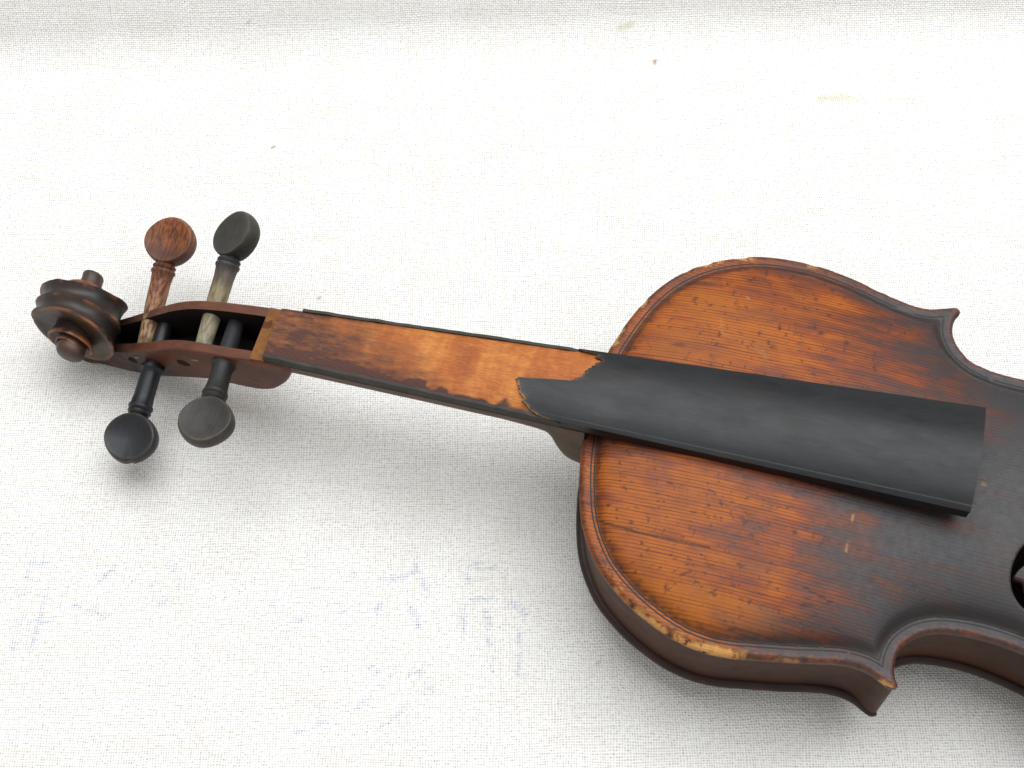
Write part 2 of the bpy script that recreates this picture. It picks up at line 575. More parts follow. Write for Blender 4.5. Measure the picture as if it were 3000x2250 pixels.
# ------------------------------------------------------------------ cloth (the surface it lies on)
def build_cloth():
    def axis(a, b, lo, hi, fine, coarse):
        k = [x for x in np.arange(lo, hi + 1e-6, fine)]
        l = [x for x in np.arange(lo - coarse, a - 1e-6, -coarse)][::-1]
        r = [x for x in np.arange(hi + coarse, b + 1e-6, coarse)]
        return np.array(l + k + r)
    us = axis(-900, 900, -250, 250, 1.6, 25)
    vs = axis(-700, 560, -215, 262, 1.6, 14)
    crease = v2w(un_z([(1500, 150)], -55))[0][1] * 1000     # where the cloth starts to rise
    U, V = np.meshgrid(us, vs, indexing='ij')
    u, v = U.ravel(), V.ravel()
    # sweep: flat, bend of radius r up to angle A, then straight slope
    A, r = math.radians(52), 26.0
    v0 = crease - 8 + 7 * np.sin(u / 190 + .6)
    s = v - v0
    ang = np.clip(s / r, 0, A)
    y = np.where(s < 0, v, v0 + r * np.sin(ang) + np.maximum(s - r * A, 0) * math.cos(A))
    z = np.where(s < 0, 0, r * (1 - np.cos(ang)) + np.maximum(s - r * A, 0) * math.sin(A))
    und = (fbm(u / 120 + 9, v / 120 + 3, 3) - .5) * 1.6 + (fbm(u / 45 + 40, v / 45 + 3, 2) - .5) * .35
    z = z + np.minimum(und, 0.0) - 0.12
    W = np.c_[u, y, z] * MM
    # marks on the cloth, given by where they show in the photograph
    X = w2v(W)
    P = to_px(X)
    nn = fbm(u / 3.1, v / 3.1, 2)
    blue = np.zeros(len(u))
    B = [[(0, 310), (100, 325)], [(100, 210), (220, 208)], [(105, 210), (110, 265)], [(580, 215), (540, 275)],
         [(690, 215), (735, 275), (765, 300)], [(625, 280), (610, 300)], [(670, 350), (650, 380)], [(860, 345), (910, 345)],
         [(180, 350), (130, 540)], [(75, 440), (55, 560)], [(300, 375), (480, 440)], [(0, 380), (40, 350)],
         [(1390, 300), (1430, 250)], [(1490, 268), (1600, 268), (1690, 245), (1680, 215)], [(1650, 380), (1690, 430), (1690, 490)],
         [(1110, 380), (1140, 410)], [(1200, 435), (1300, 430), (1400, 460)], [(1850, 215), (1980, 215), (2040, 250)],
         [(1860, 220), (1900, 290)], [(1880, 358), (2000, 350)], [(2070, 370), (2130, 415)], [(2105, 480), (2105, 670)],
         [(1870, 380), (1875, 490)], [(1970, 400), (2000, 640)], [(1310, 650), (1370, 630)], [(460, 220), (405, 280)],
         [(1490, 625), (1580, 665), (1640, 660), (1710, 640), (1720, 700), (1750, 720)], [(1400, 800), (1440, 795), (1540, 715)],
         [(1540, 870), (1650, 790)], [(1200, 775), (1290, 778)], [(1280, 860), (1360, 840)], [(1170, 900), (1230, 885)],
         [(1390, 350), (1385, 410)], [(1520, 410), (1545, 370)], [(1710, 270), (1730, 330)], [(120, 440), (230, 445)]]
    for L in B:
        q = np.array(L, float) * .7233 + [0, 1500]
        for a, b in zip(q[:-1], q[1:]):
            d = seg_d(P, a, b)
            blue = np.maximum(blue, (1 - sstep(3, 11, d)) * sstep(.3, .62, nn))
    stain = .42 * (1 - sstep(2, 13, seg_d(P, (2400, 289), (2485, 284)))) + .28 * (1 - sstep(1, 9, seg_d(P, (2480, 289), (2680, 290)))) * sstep(.4, .6, nn)
    stain += .4 * (1 - sstep(3, 16, seg_d(P, (1815, 82), (1850, 72))))
    speck = np.zeros(len(u))
    for x, yv, rr, k in [(1920, 181, 6, .9), (800, 431, 5, .8), (2072, 645, 3, .6), (895, 195, 3, .5), (730, 66, 5, .5), (935, 876, 4, .7),
                         (860, 1205, 4, .6), (1950, 505, 3, .4), (1260, 510, 3, .5), (1752, 1942, 5, .4), (2804, 2110, 4, .7), (2050, 1620, 4, .4)]:
        speck = np.maximum(speck, k * (1 - sstep(rr * .5, rr * 1.6, np.linalg.norm(P - [x, yv], axis=1))))
    nu, nv = len(us), len(vs)
    i = np.arange(nu * nv).reshape(nu, nv)
    Q = np.stack([i[:-1, :-1], i[1:, :-1], i[1:, 1:], i[:-1, 1:]], -1).reshape(-1, 4)
    me = bpy.data.meshes.new("linen_cloth")
    me.from_pydata(W.tolist(), [], Q.tolist())
    for k, a in dict(u=u, v=v, blue=blue, stain=np.clip(stain, 0, 1), speck=speck).items():
        at = me.attributes.new(k, 'FLOAT', 'POINT')
        at.data.foreach_set('value', a.astype(np.float32))
    me.polygons.foreach_set('use_smooth', [True] * len(me.polygons))
    me.materials.append(LINEN)
    o = bpy.data.objects.new("linen_cloth", me)
    sc.collection.objects.link(o)
    o["kind"] = "structure"
    o["label"] = "off-white coarse linen cloth under the violin, curving up behind it"
    o["category"] = "cloth"


build_cloth()

# ------------------------------------------------------------------ violin root
violin = bpy.data.objects.new("violin", None)
sc.collection.objects.link(violin)
violin.empty_display_size = .05
violin.matrix_world = ROOT_M
violin["label"] = "old worn brown violin without strings, fingerboard veneer broken away, lying on linen cloth"
violin["category"] = "violin"

# ------------------------------------------------------------------ body outline (plan, violin mm)
TREB = [(130.5, -10), (130.9, -22.9), (133.2, -32.3), (136.1, -41.0), (139.9, -49.9), (145.3, -58.8), (151.4, -65.7), (158.3, -71.2), (166.6, -75.9),
        (175.4, -79.3), (183.7, -81.0), (192.8, -81.7), (203.1, -81.4), (212.0, -80.0), (219.6, -78.3), (226.9, -76.3), (233.8, -74.5),
        (240.1, -73.5), (245.3, -73.7), (249.1, -74.9), (252.2, -76.3), (255.3, -76.9), (256.9, -75.6), (255.6, -72.2), (255.0, -68.4),
        (255.7, -64.3), (258.2, -59.9), (262.3, -56.2), (268.2, -53.7), (274.6, -52.7), (283.2, -52.5), (296, -53.7)]
BASS = [(130.5, 6), (131.0, 17.1), (132.7, 27.4), (134.7, 35.6), (137.2, 43.6), (140.0, 49.8), (144.0, 56.3), (149.0, 62.5), (154.9, 67.5),
        (161.3, 71.9), (168.4, 75.7), (175.2, 78.6), (181.7, 80.6), (189.6, 81.8), (195.5, 81.8), (201.4, 81.1), (207.2, 80.0),
        (214.4, 78.6), (222.3, 77.0), (230.8, 75.0), (237.3, 73.8), (242.5, 73.7), (247.1, 74.6), (251.0, 76.5), (254.2, 77.7),
        (256.4, 76.6), (255.1, 74.0), (254.2, 70.5), (254.3, 66.8), (255.4, 63.1), (257.9, 59.5), (261.6, 56.4), (266.7, 54.1),
        (273.1, 52.9), (279.4, 52.4), (286.0, 52.5), (291.1, 53.0), (296, 53.7)]
LOW = [(310, 57), (322, 62.5), (331, 69.5), (336, 77), (337.5, 84), (337.3, 90), (338.3, 93.6), (341.8, 94.6), (346, 93.2),
       (352, 92.5), (362, 95), (375, 99.5), (390, 103), (405, 104), (420, 102.5), (438, 97), (455, 87), (470, 71), (479, 52),
       (484, 30), (485.5, 10)]
ctrl = BASS + LOW + [(x, -y) for x, y in LOW[::-1]] + TREB[::-1]
OUT = resample(catmull(ctrl, 10, True), .9)


def offset(L, d, tol=.12):
    """inset a closed loop by d, dropping points that come too close at the corners"""
    t = np.roll(L, -1, 0) - np.roll(L, 1, 0)
    t /= np.linalg.norm(t, axis=1)[:, None]
    n = np.c_[-t[:, 1], t[:, 0]]
    Q = L + n * d
    if not inside(Q[:1], L)[0]:
        n = -n
        Q = L + n * d
    ok = poly_d(Q, L) > d * (1 - tol)
    ok &= inside(Q, L)
    return Q[ok]


# f-holes: centre line of the stem with widths, plus two eyes -> one outline each side
def f_hole(sgn):
    ox, oy = 286.3, 30.0
    # outline in a local frame (a along the body, b outwards), starting at the upper curve
    pts = [(0, 0), (1.2, 5), (4.6, 9.2), (9.5, 11.4), (18, 11.9), (28, 11.4), (38, 13.4), (47, 18.3), (53, 23.6), (59, 25.5),
           (63, 23.0), (64.5, 18), (65.5, 21.5), (68.5, 24.3), (72, 23.5), (74, 20), (73, 16), (69.5, 14.2), (66.5, 15),
           (66.0, 9), (63.5, 12.0), (59.0, 18.0), (54, 18.2), (46, 13.0), (38, 8.6), (28, 6.2), (18, 6.5), (11.0, 6.3), (6, 4.6),
           (4.6, 1.5), (1.3, .8), (5.0, -5.2), (8.2, -6.2), (10.7, -9), (9.8, -12.2), (6.6, -13.4), (3.4, -12.0), (1.4, -8.5), (.2, -4)]
    q = np.array([(ox + a, sgn * (oy + b)) for a, b in pts])
    return resample(catmull(q, 5, True), .9)


FH = [f_hole(1), f_hole(-1)]

# arching: soft dome solved once on a coarse grid
gx, gy = np.arange(126, 492, 2.0), np.arange(-108, 109, 2.0)
GX, GY = np.meshgrid(gx, gy, indexing='ij')
gp = np.c_[GX.ravel(), GY.ravel()]
gd = poly_d(gp, OUT) * np.where(inside(gp, OUT), 1, -1)
msk = (gd > 5.0).reshape(GX.shape)
uu = np.zeros(GX.shape)
for _ in range(5000):
    uu[1:-1, 1:-1] = .25 * (uu[2:, 1:-1] + uu[:-2, 1:-1] + uu[1:-1, 2:] + uu[1:-1, :-2]) + 1
    uu[~msk] = 0
uu = (uu / uu.max()) ** .62


def bil(G, x, y):
    a, b = (x - gx[0]) / 2, (y - gy[0]) / 2
    i, j = np.clip(a.astype(int), 0, len(gx) - 2), np.clip(b.astype(int), 0, len(gy) - 2)
    fa, fb = a - i, b - j
    return (G[i, j] * (1 - fa) * (1 - fb) + G[i + 1, j] * fa * (1 - fb) + G[i, j + 1] * (1 - fa) * fb + G[i + 1, j + 1] * fa * fb)


def top_z(x, y, d):
    z = -1.5 * np.clip(1 - d / 1.3, 0, 1) ** 2.2                     # rounded edge
    z = z - .28 * np.exp(-((d - 6.0) / 2.6) ** 2)                    # channel
    return z + 13.5 * bil(uu, x, y) * sstep(4, 9, d)


def plate_points(fine_x, fine, coarse):
    ins = []
    for x0, x1, st in [(128, fine_x, fine), (fine_x, 490, coarse)]:
        a, b = np.meshgrid(np.arange(x0, x1, st), np.arange(-107, 107, st), indexing='ij')
        p = np.c_[a.ravel(), b.ravel()]
        p = p + (rng.random(p.shape) - .5) * st * .3
        ins.append(p)
    return np.vstack(ins)


def cdt_plate(loops, pts):
    allp = np.vstack(loops + [pts])
    edges, o = [], 0
    for L in loops:
        n = len(L)
        edges += [(o + k, o + (k + 1) % n) for k in range(n)]
        o += n
    r = delaunay_2d_cdt([Vector(p) for p in allp.tolist()], edges, [], 0, 1e-5)
    inv = {}
    for k, src in enumerate(r[3]):
        for a in src:
            inv[a] = k
    return np.array([tuple(v) for v in r[0]]), np.array(r[2]), inv


def build_top():
    pts = plate_points(306, .75, 3.0)
    dd = poly_d(pts, OUT)
    keep = inside(pts, OUT) & (dd > .9)
    for H in FH:
        keep &= ~inside(pts, H) & (poly_d(pts, H) > .5)
    pts = pts[keep]
    ring = [offset(OUT, .35, .3)]
    V2, T, inv = cdt_plate([OUT] + FH, np.vstack([pts, ring[0]]))
    c = V2[T].mean(1)
    ok = inside(c, OUT)
    for H in FH:
        ok &= ~inside(c, H)
    T = T[ok]
    x, y = V2.T
    d = poly_d(V2, OUT)
    z = top_z(x, y, d)
    V = np.c_[x, y, z]
    # chipped bass corner and nibbled edges
    P = to_px(V)
    n1, n2 = fbm(x / 2.2, y / 2.2, 3), fbm(x / 9 + 30, y / 2.0 + 9, 3)
    px, py = P.T
    start = np.interp(py, [850, 1050, 1300, 1550, 1800, 1950], [2560, 2640, 2600, 2330, 2300, 2250])
    dark = np.clip((px - start + 330) / np.interp(py, [900, 1200, 1500], [760, 760, 740]), 0, 1) ** 1.15 * .95
    dark += (n2 - .5) * .5 + (fbm(x / 14 + 80, y / 7 + 2, 4) - .5) * .45 + .22 * (1 - sstep(0, 14, d - 5))
    dark += .10 * sstep(1900, 2300, px) * sstep(1400, 1100, py)
    # centre strip along the fingerboard's bass edge is darker
    dark += .25 * (1 - sstep(20, 70, seg_d(P, (1730, 1250), (2700, 1500))))
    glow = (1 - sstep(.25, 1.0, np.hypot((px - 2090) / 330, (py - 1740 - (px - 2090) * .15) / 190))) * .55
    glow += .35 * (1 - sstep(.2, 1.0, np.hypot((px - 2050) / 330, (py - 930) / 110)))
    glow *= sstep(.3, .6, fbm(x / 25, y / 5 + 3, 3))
    edge = (1 - sstep(1.2, 3.0, d + (n1 - .5) * 2.0)) * (.45 + .5 * sstep(.35, .65, fbm(x / 11 + 7, y / 11, 3)))
    bare = np.zeros(len(x))
    for L, wd, k in [([(1860, 1790), (1905, 1818), (1950, 1850)], 11, .95), ([(1985, 1875), (2040, 1896), (2100, 1912), (2155, 1922)], 17, 1.0),
                     ([(2040, 1890), (2100, 1900)], 12, 1.0), ([(2575, 2000), (2612, 2008)], 8, 1),
                     ([(1990, 799), (2020, 785)], 8, .9), ([(2050, 776), (2072, 768)], 7, 1), ([(1890, 885), (1880, 895)], 5, .8),
                     ([(2100, 762), (2190, 752)], 4, .6), ([(1800, 1725), (1840, 1770)], 4, .6), ([(2270, 1934), (2340, 1939)], 3, .5)]:
        for a, b in zip(L[:-1], L[1:]):
            bare = np.maximum(bare, k * (1 - sstep(wd * .6, wd * 1.15, seg_d(P, a, b) + (n1 - .5) * wd * 1.5)))
    n3 = fbm(x / 5.5 + 60, y / 5.5 + 11, 5)
    tw = (1 - sstep(60, 210, seg_d(P, (1830, 960), (2020, 790)))) + (1 - sstep(30, 160, seg_d(P, (2020, 790), (2300, 750))))
    bare = np.maximum(bare, .85 * np.clip(tw, 0, 1) * sstep(.59, .66, n3) * (1 - sstep(1.6, 3.4, d)))
    bw = 1 - sstep(10, 90, seg_d(P, (1800, 1720), (2300, 1935)))
    bare = np.maximum(bare, .55 * bw * sstep(.6, .68, n3) * (1 - sstep(1.6, 3.2, d)))
    V[:, 2] -= .5 * bare * (d < 4)
    V[:, 2] -= .5 * sstep(.55, .75, n3) * (1 - sstep(.5, 2.5, d))
    dirt = np.zeros(len(x))
    dirt = np.maximum(dirt, .75 * (1 - sstep(.4, 2.2, np.abs(d - 6.2) + (n1 - .35) * 2.6)))        # dirt in the channel
    dirt = np.maximum(dirt, .7 * sstep(.6, .74, n1) * (d < 3.2))                                    # dark nicks on the edge
    r2 = np.random.default_rng(3)
    for _ in range(430):                                                                        # dents and scratches
        cx, cy = r2.uniform(1720, 2900), r2.uniform(790, 1960)
        ln, an = r2.choice([2, 4, 8, 15], p=[.5, .3, .14, .06]), r2.normal(.2, .9)
        k = r2.uniform(.25, .85)
        a, b = (cx - ln * math.cos(an), cy - ln * math.sin(an)), (cx + ln * math.cos(an), cy + ln * math.sin(an))
        near = np.abs(px - cx) + np.abs(py - cy) < 90
        dirt[near] = np.maximum(dirt[near], k * (1 - sstep(.5, 5.5, seg_d(P[near], a, b) + (n1[near] - .5) * 5)))
    for cx, cy, rx, ry in [(2553, 1708, 15, 11), (2680, 1722, 12, 8), (2780, 1738, 9, 12), (2362, 1776, 24, 9), (2165, 1655, 9, 7),
                           (2185, 790, 9, 6), (2033, 1500, 14, 4), (2245, 802, 6, 14), (2405, 975, 10, 7), (2480, 1005, 8, 8), (2330, 1560, 8, 8), (2415, 1580, 6, 14)]:
        dirt = np.maximum(dirt, .75 * (1 - sstep(.5, 1.15, np.hypot((px - cx) / rx, (py - cy) / ry) + (n1 - .5) * .8)))
    for a, b, wd in [((1752, 1527), (1900, 1568), 3.6), ((1900, 1568), (2062, 1602), 3.0), ((2062, 1602), (2300, 1660), 1.6), ((1700, 1471), (1738, 1475), 3.2),
                     ((2340, 1715), (2440, 1768), 2.4)]:
        dirt = np.maximum(dirt, .95 * (1 - sstep(wd * .5, wd * 1.5, seg_d(P, a, b))))
    lightscr = np.zeros(len(x))
    for a, b, wd, k in [((2498, 1510), (2495, 1524), 4, .7), ((2484, 1570), (2478, 1618), 1.8, .6), ((2112, 936), (2116, 978), 2, .35), ((2116, 980), (2136, 984), 2, .4),
                        ((2225, 1025), (2245, 1045), 8, .25), ((2880, 1418), (2886, 1420), 5, .4), ((2190, 870), (2192, 874), 3, .6)]:
        lightscr = np.maximum(lightscr, k * (1 - sstep(wd * .4, wd * 1.3, seg_d(P, a, b) + (n1 - .5) * wd)))
    # underside of the overhanging edge, closes towards the ribs
    n0 = len(V)
    loop = [inv[k] for k in range(len(OUT))]
    base = len(OUT)
    t = np.roll(OUT, -1, 0) - np.roll(OUT, 1, 0)
    t /= np.linalg.norm(t, axis=1)[:, None]
    nrm = np.c_[-t[:, 1], t[:, 0]]
    if not inside((OUT[:1] + nrm[:1] * .5), OUT)[0]:
        nrm = -nrm
    low1 = np.c_[OUT + nrm * .0, np.full(len(OUT), -3.0)]
    low2 = np.c_[OUT + nrm * .7, np.full(len(OUT), -3.9)]
    low3 = np.c_[OUT + nrm * 2.9, np.full(len(OUT), -4.0)]
    V = np.vstack([V, low1, low2, low3])
    Fc = [tuple(f) for f in T]
    m = len(OUT)
    prev = loop
    for k in range(3):
        cur = [n0 + k * m + j for j in range(m)]
        Fc += [(prev[j], prev[(j + 1) % m], cur[(j + 1) % m], cur[j]) for j in range(m)]
        prev = cur
    # thickness wall at the f-holes
    for H in FH:
        lp = [inv[base + k] for k in range(len(H))]
        base += len(H)
        b0 = len(V)
        V = np.vstack([V, V[lp] - [0, 0, 2.8]])
        h = len(lp)
        Fc += [(lp[j], lp[(j + 1) % h], b0 + (j + 1) % h, b0 + j) for j in range(h)]
    ex = len(V) - n0
    pad = lambda a, v=0.0: np.r_[np.clip(a, 0, 1), np.full(ex, v)]
    return mesh("top_plate", V, Fc, SPRUCE, violin,
                dict(dark=pad(dark, .8), glow=pad(glow), edge=pad(edge, .3), bare=np.r_[np.clip(bare, 0, 1), np.repeat(0, ex)],
                     dirt=pad(dirt, .2), lightscr=pad(lightscr)), recalc=True,
                label="worn orange-brown spruce top, dark towards the middle, chipped edges")


top = build_top()


def purfling(din, wd):
    a, b = offset(OUT, din - wd / 2, .04), None
    L = resample(offset(OUT, din, .05), 1.0)
    t = np.roll(L, -2, 0) - np.roll(L, 2, 0)
    t /= np.linalg.norm(t, axis=1)[:, None] + 1e-9
    n = np.c_[-t[:, 1], t[:, 0]]
    rows = []
    for k, dz in ((-.5, .02), (-.2, .09), (.2, .09), (.5, .02)):
        q = L + n * wd * k
        rows.append(np.c_[q, top_z(q[:, 0], q[:, 1], poly_d(q, OUT)) + dz])
    m = len(L)
    V = np.vstack(rows)
    Fc = [(r * m + j, r * m + (j + 1) % m, (r + 1) * m + (j + 1) % m, (r + 1) * m + j) for r in range(3) for j in range(m)]
    # leave worn gaps
    keep = vnoise(L[:, 0] / 7 + din, L[:, 1] / 7) > .07
    Fc = [f for f in Fc if keep[f[0] % m]]
    return mesh("purfling", V, Fc, PURF, top)


purfling(4.1, .55)
purfling(5.4, .5)

# ribs
TIPS = [(255.6, -76.8), (254.8, 77.5), (340, 94.6), (340, -94.6)]


def rib_line():
    t = np.roll(OUT, -1, 0) - np.roll(OUT, 1, 0)
    t /= np.linalg.norm(t, axis=1)[:, None]
    n = np.c_[-t[:, 1], t[:, 0]]
    if not inside(OUT[:1] + n[:1] * .5, OUT)[0]:
        n = -n
    dt = np.min([np.linalg.norm(OUT - np.array(p), axis=1) for p in TIPS], axis=0)
    return OUT + n * (.8 + 1.8 * sstep(2.5, 13, dt))[:, None]


RL = rib_line()


def build_ribs():
    rings = [np.c_[RL, np.full(len(RL), z)] for z in (-3.6, -10, -18, -26, -34.6)]
    V, Fc = loft(rings, cap=False)
    return mesh("rib_garland", V, Fc, RIB, violin, auto=35)


build_ribs()


def build_back():
    pts = plate_points(306, 3.0, 4.0)
    dd = poly_d(pts, OUT)
    pts = pts[inside(pts, OUT) & (dd > 1.6)]
    V2, T, inv = cdt_plate([OUT], np.vstack([pts, offset(OUT, .6, .3), offset(OUT, 1.3, .2), offset(OUT, 2.2, .15), offset(OUT, 4, .1)]))
    T = T[inside(V2[T].mean(1), OUT)]
    x, y = V2.T
    d = poly_d(V2, OUT)
    e = np.clip(1 - d / 1.8, 0, 1) ** 2.2 * 1.7
    zt = -34.5 - e * .9
    arch = bil(uu, x, y) * sstep(4, 9, d)
    zb = -38.2 + e * .9 - 14.6 * arch + .6 * np.exp(-((d - 6) / 2.6) ** 2)
    zb = np.maximum(zb, CLOTH_Z0 + CLOTH_SL * (x + 70) + .15)
    n = len(V2)
    V = np.vstack([np.c_[x, y, zt], np.c_[x, y, zb]])
    Fc = [tuple(f) for f in T] + [tuple(f + n)[::-1] for f in T]
    lp = [inv[k] for k in range(len(OUT))]
    m = len(lp)
    Fc += [(lp[j], lp[(j + 1) % m], lp[(j + 1) % m] + n, lp[j] + n) for j in range(m)]
    return mesh("back_plate", V, Fc, BACK, violin)


build_back()


# ------------------------------------------------------------------ neck and fingerboard
def fz(x):                                    # height of the fingerboard's edge
    return -0.4 + (x - 5.5) * 21.7 / 261


def fw(x):
    return 10.5 + 9.5 * (x - 5.5) / 261


def fc(x):
    return 1.24 - (4.78 / 261) * (x - 5.5)


def sag(s, wdt):
    """height above the edge across the board (three soft facets)"""
    R = 48.0
    c = np.sqrt(R * R - (s * wdt) ** 2) - np.sqrt(R * R - wdt * wdt)
    return c


def build_neck():
    rings = []
    th = np.linspace(0, math.pi, 25)
    for x in np.r_[np.linspace(-.5, 100, 40), np.linspace(102, 131.2, 44)]:
        zt = fz(max(x, 2)) - 5.0
        wd = fw(x) + 1.0
        D = float(spl(np.array([x]), [(-1, 15), (20, 12.3), (90, 12.3), (111, 12.6), (116, 14), (118.5, 19), (120.5, 28), (124, 37), (132, 43)])[0])
        p = float(np.interp(x, [100, 125], [2.3, 3.2]))
        cs, sn = np.cos(th), np.sin(th)
        yy = np.sign(cs) * np.abs(cs) ** (2 / p) * wd
        zz = -np.abs(sn) ** (2 / p) * D
        ring = np.c_[np.full(25, x), fc(x) + yy, zt + zz]
        rings.append(ring)
    V, Fc = loft(rings)
    return mesh("neck", V, Fc, NECKW, violin, auto=50)


neck = build_neck()


def slab(x0, x1, y0f, y1f, z0f, z1f, n=2):
    """long box following functions of x"""
    rings = []
    for x in np.linspace(x0, x1, n):
        rings.append(np.array([(x, y0f(x), z0f(x)), (x, y1f(x), z0f(x)), (x, y1f(x), z1f(x)), (x, y0f(x), z1f(x))]))
    return loft(rings)


V, Fc = slab(-.2, 5.6, lambda x: fc(x) - 11.6, lambda x: fc(x) + 11.6, lambda x: -7, lambda x: -4.9 + .08 * x)
mesh("nut_seat", V, Fc, SEAT, neck, smooth=False, label="bare pale wood ledge where the nut is missing")

BREAK = [(-1.0, 121), (-.97, 120.2), (-.93, 123.5), (-.9, 128.4), (-.8, 128.4), (-.74, 130.6), (-.69, 130.0), (-.62, 128.9), (-.57, 128.9), (-.5, 127.4),
         (-.43, 127.0), (-.36, 126.0), (-.32, 126.3), (-.25, 124.9), (-.18, 124.6), (-.1, 123.4), (-.03, 121), (.03, 113), (.09, 107), (.13, 102.2), (.2, 102.3),
         (.3, 103.0), (.4, 104.2), (.52, 105.0), (.63, 106.6), (.72, 106.5), (.79, 107.8), (.84, 109.2), (.9, 110.6), (.96, 113.0), (1.0, 118.5)]


def build_core():
    S = np.linspace(-1, 1, 41)
    xs = np.linspace(5.5, 266.3, 150)
    rings, gr = [], []
    for x in xs:
        wd, z0 = fw(x), fz(x)
        topz = z0 - 1.0 + sag(S, wd) + .12 * (vnoise(np.full(41, x / 2.0), S * 9) - .5)
        ring = np.vstack([np.c_[np.full(41, x), fc(x) + S * wd, topz],
                          [(x, fc(x) + wd, z0 - 4.9), (x, fc(x) - wd, z0 - 4.9)]])
        rings.append(ring)
        g = .80 - .88 * sstep(20, 92, x + (S * .5) * -28 * 1.0) + .25 * sstep(.3, 1, S) * sstep(100, 50, x) \
            + .25 * np.exp(-((np.abs(S) - 1) / .1) ** 2) + 1.1 * sstep(.82, 1.0, S + (vnoise(np.full(41, x / 4.0), S * 0 + 3) - .5) * .35) * sstep(118, 95, x) + .15 * np.exp(-((x - 62) / 9) ** 2) * (S > -.1)
        gr.append(np.r_[g, .8, .8])
    V, Fc = loft(rings)
    return mesh("fingerboard", V, Fc, CORE, violin, dict(grime=np.concatenate(gr)), auto=40,
                label="bare orange figured wood fingerboard core, veneer lost near the nut")


board = build_core()


def build_veneer():
    bs = np.array(BREAK)
    S = np.unique(np.r_[np.linspace(-1, 1, 121), bs[:, 0], np.linspace(-.08, .16, 40)])
    x0 = np.interp(S, bs[:, 0], bs[:, 1])
    x0 = x0 + (fbm(S * 34 + 3, S * 0 + 2.2, 4) - .5) * 2.6
    nx = 46
    T = np.linspace(0, 1, nx) ** 1.3
    top_, bot_ = [], []
    for s, a in zip(S, x0):
        x = a + (267.2 - a) * T
        wd = fw(x) + .75
        z = fz(x) + sag(s, fw(x))
        y = fc(x) + s * wd
        top_.append(np.c_[x, y, z])
        bot_.append(np.c_[x, y, z - .96])
    n = len(S)
    V = np.vstack(top_ + bot_)
    I = lambda i, j, k: k * n * nx + i * nx + j
    Fc = []
    for i in range(n - 1):
        for j in range(nx - 1):
            Fc.append((I(i, j, 0), I(i + 1, j, 0), I(i + 1, j + 1, 0), I(i, j + 1, 0)))
            Fc.append((I(i, j, 1), I(i, j + 1, 1), I(i + 1, j + 1, 1), I(i + 1, j, 1)))
        for j in (0, nx - 1):
            Fc.append((I(i, j, 0), I(i, j, 1), I(i + 1, j, 1), I(i + 1, j, 0)))
    for i in (0, n - 1):
        for j in range(nx - 1):
            Fc.append((I(i, j, 0), I(i, j + 1, 0), I(i, j + 1, 1), I(i, j, 1)))
    bk = np.concatenate([np.exp(-((267.2 - a) * T) / .7) * (.9 if s > .1 else .35) for s, a in zip(S, x0)] * 2)
    return mesh("veneer", V, Fc, VENEER, board, dict(brk=bk), auto=40, label="black fingerboard veneer with jagged broken end")


build_veneer()

# blackened edges of the board: ragged strips by the bare part, smooth sides further on
for sgn, xa in ((1, 5.3), (-1, 14.0)):
    for part, x0, x1, mt in (("edge_strip", xa, 122.0, STRIP), ("side_face", 122.05, 267.0, VENEER)):
        rings = []
        for x in np.linspace(x0, x1, 80):
            wob = .8 * (vnoise(np.array([x / 4.0]), np.array([sgn * 3.3]))[0] - .5)
            zt = fz(x) - (.45 if sgn > 0 else .15) + wob if part == "edge_strip" else fz(x) - .93
            a, b = fc(x) + sgn * (fw(x) - .35), fc(x) + sgn * (fw(x) + (.85 if part == "edge_strip" else .7))
            if part == 'edge_strip' and x > 117:
                zt -= (x - 117) * .3
            rings.append(np.array([(x, a, fz(x) - 5.0), (x, b, fz(x) - 5.0), (x, b, zt), (x, a, zt)]))
        V, Fc = loft(rings)
        mesh(part, V, Fc, mt, board, auto=30)


# ------------------------------------------------------------------ pegbox
def shear(V):
    V = np.array(V, float)
    V[:, 0] += (V[:, 1] - 1.2) * np.interp(V[:, 0], [-40, 8], [.13, .04])
    return V


HC = 1.4                                       # centre line of the head
ZT = [(-86, -47), (16, -5.3), (5, -5.3), (0, -5.7), (-10, -7.6), (-20, -9.6), (-30, -12.2), (-38, -16.2), (-48, -23.5), (-59, -32), (-67, -37.5), (-76, -43)]
ZB = [(-86, -55.5), (15.5, -8), (14.6, -13.2), (12.6, -19), (9.9, -23.6), (7, -27.6), (4, -30.6), (-2.2, -33.4), (-11, -34.6), (-21, -35.8), (-33, -40.7), (-45.5, -47.2), (-56, -52.3), (-67, -56.8), (-76, -58.0)]
HW = [(-86, 6.2), (16, 11.8), (0, 12.1), (-10, 12.0), (-30, 11.2), (-48, 10.1), (-59, 8.8), (-67, 7.7), (-76, 7.0)]


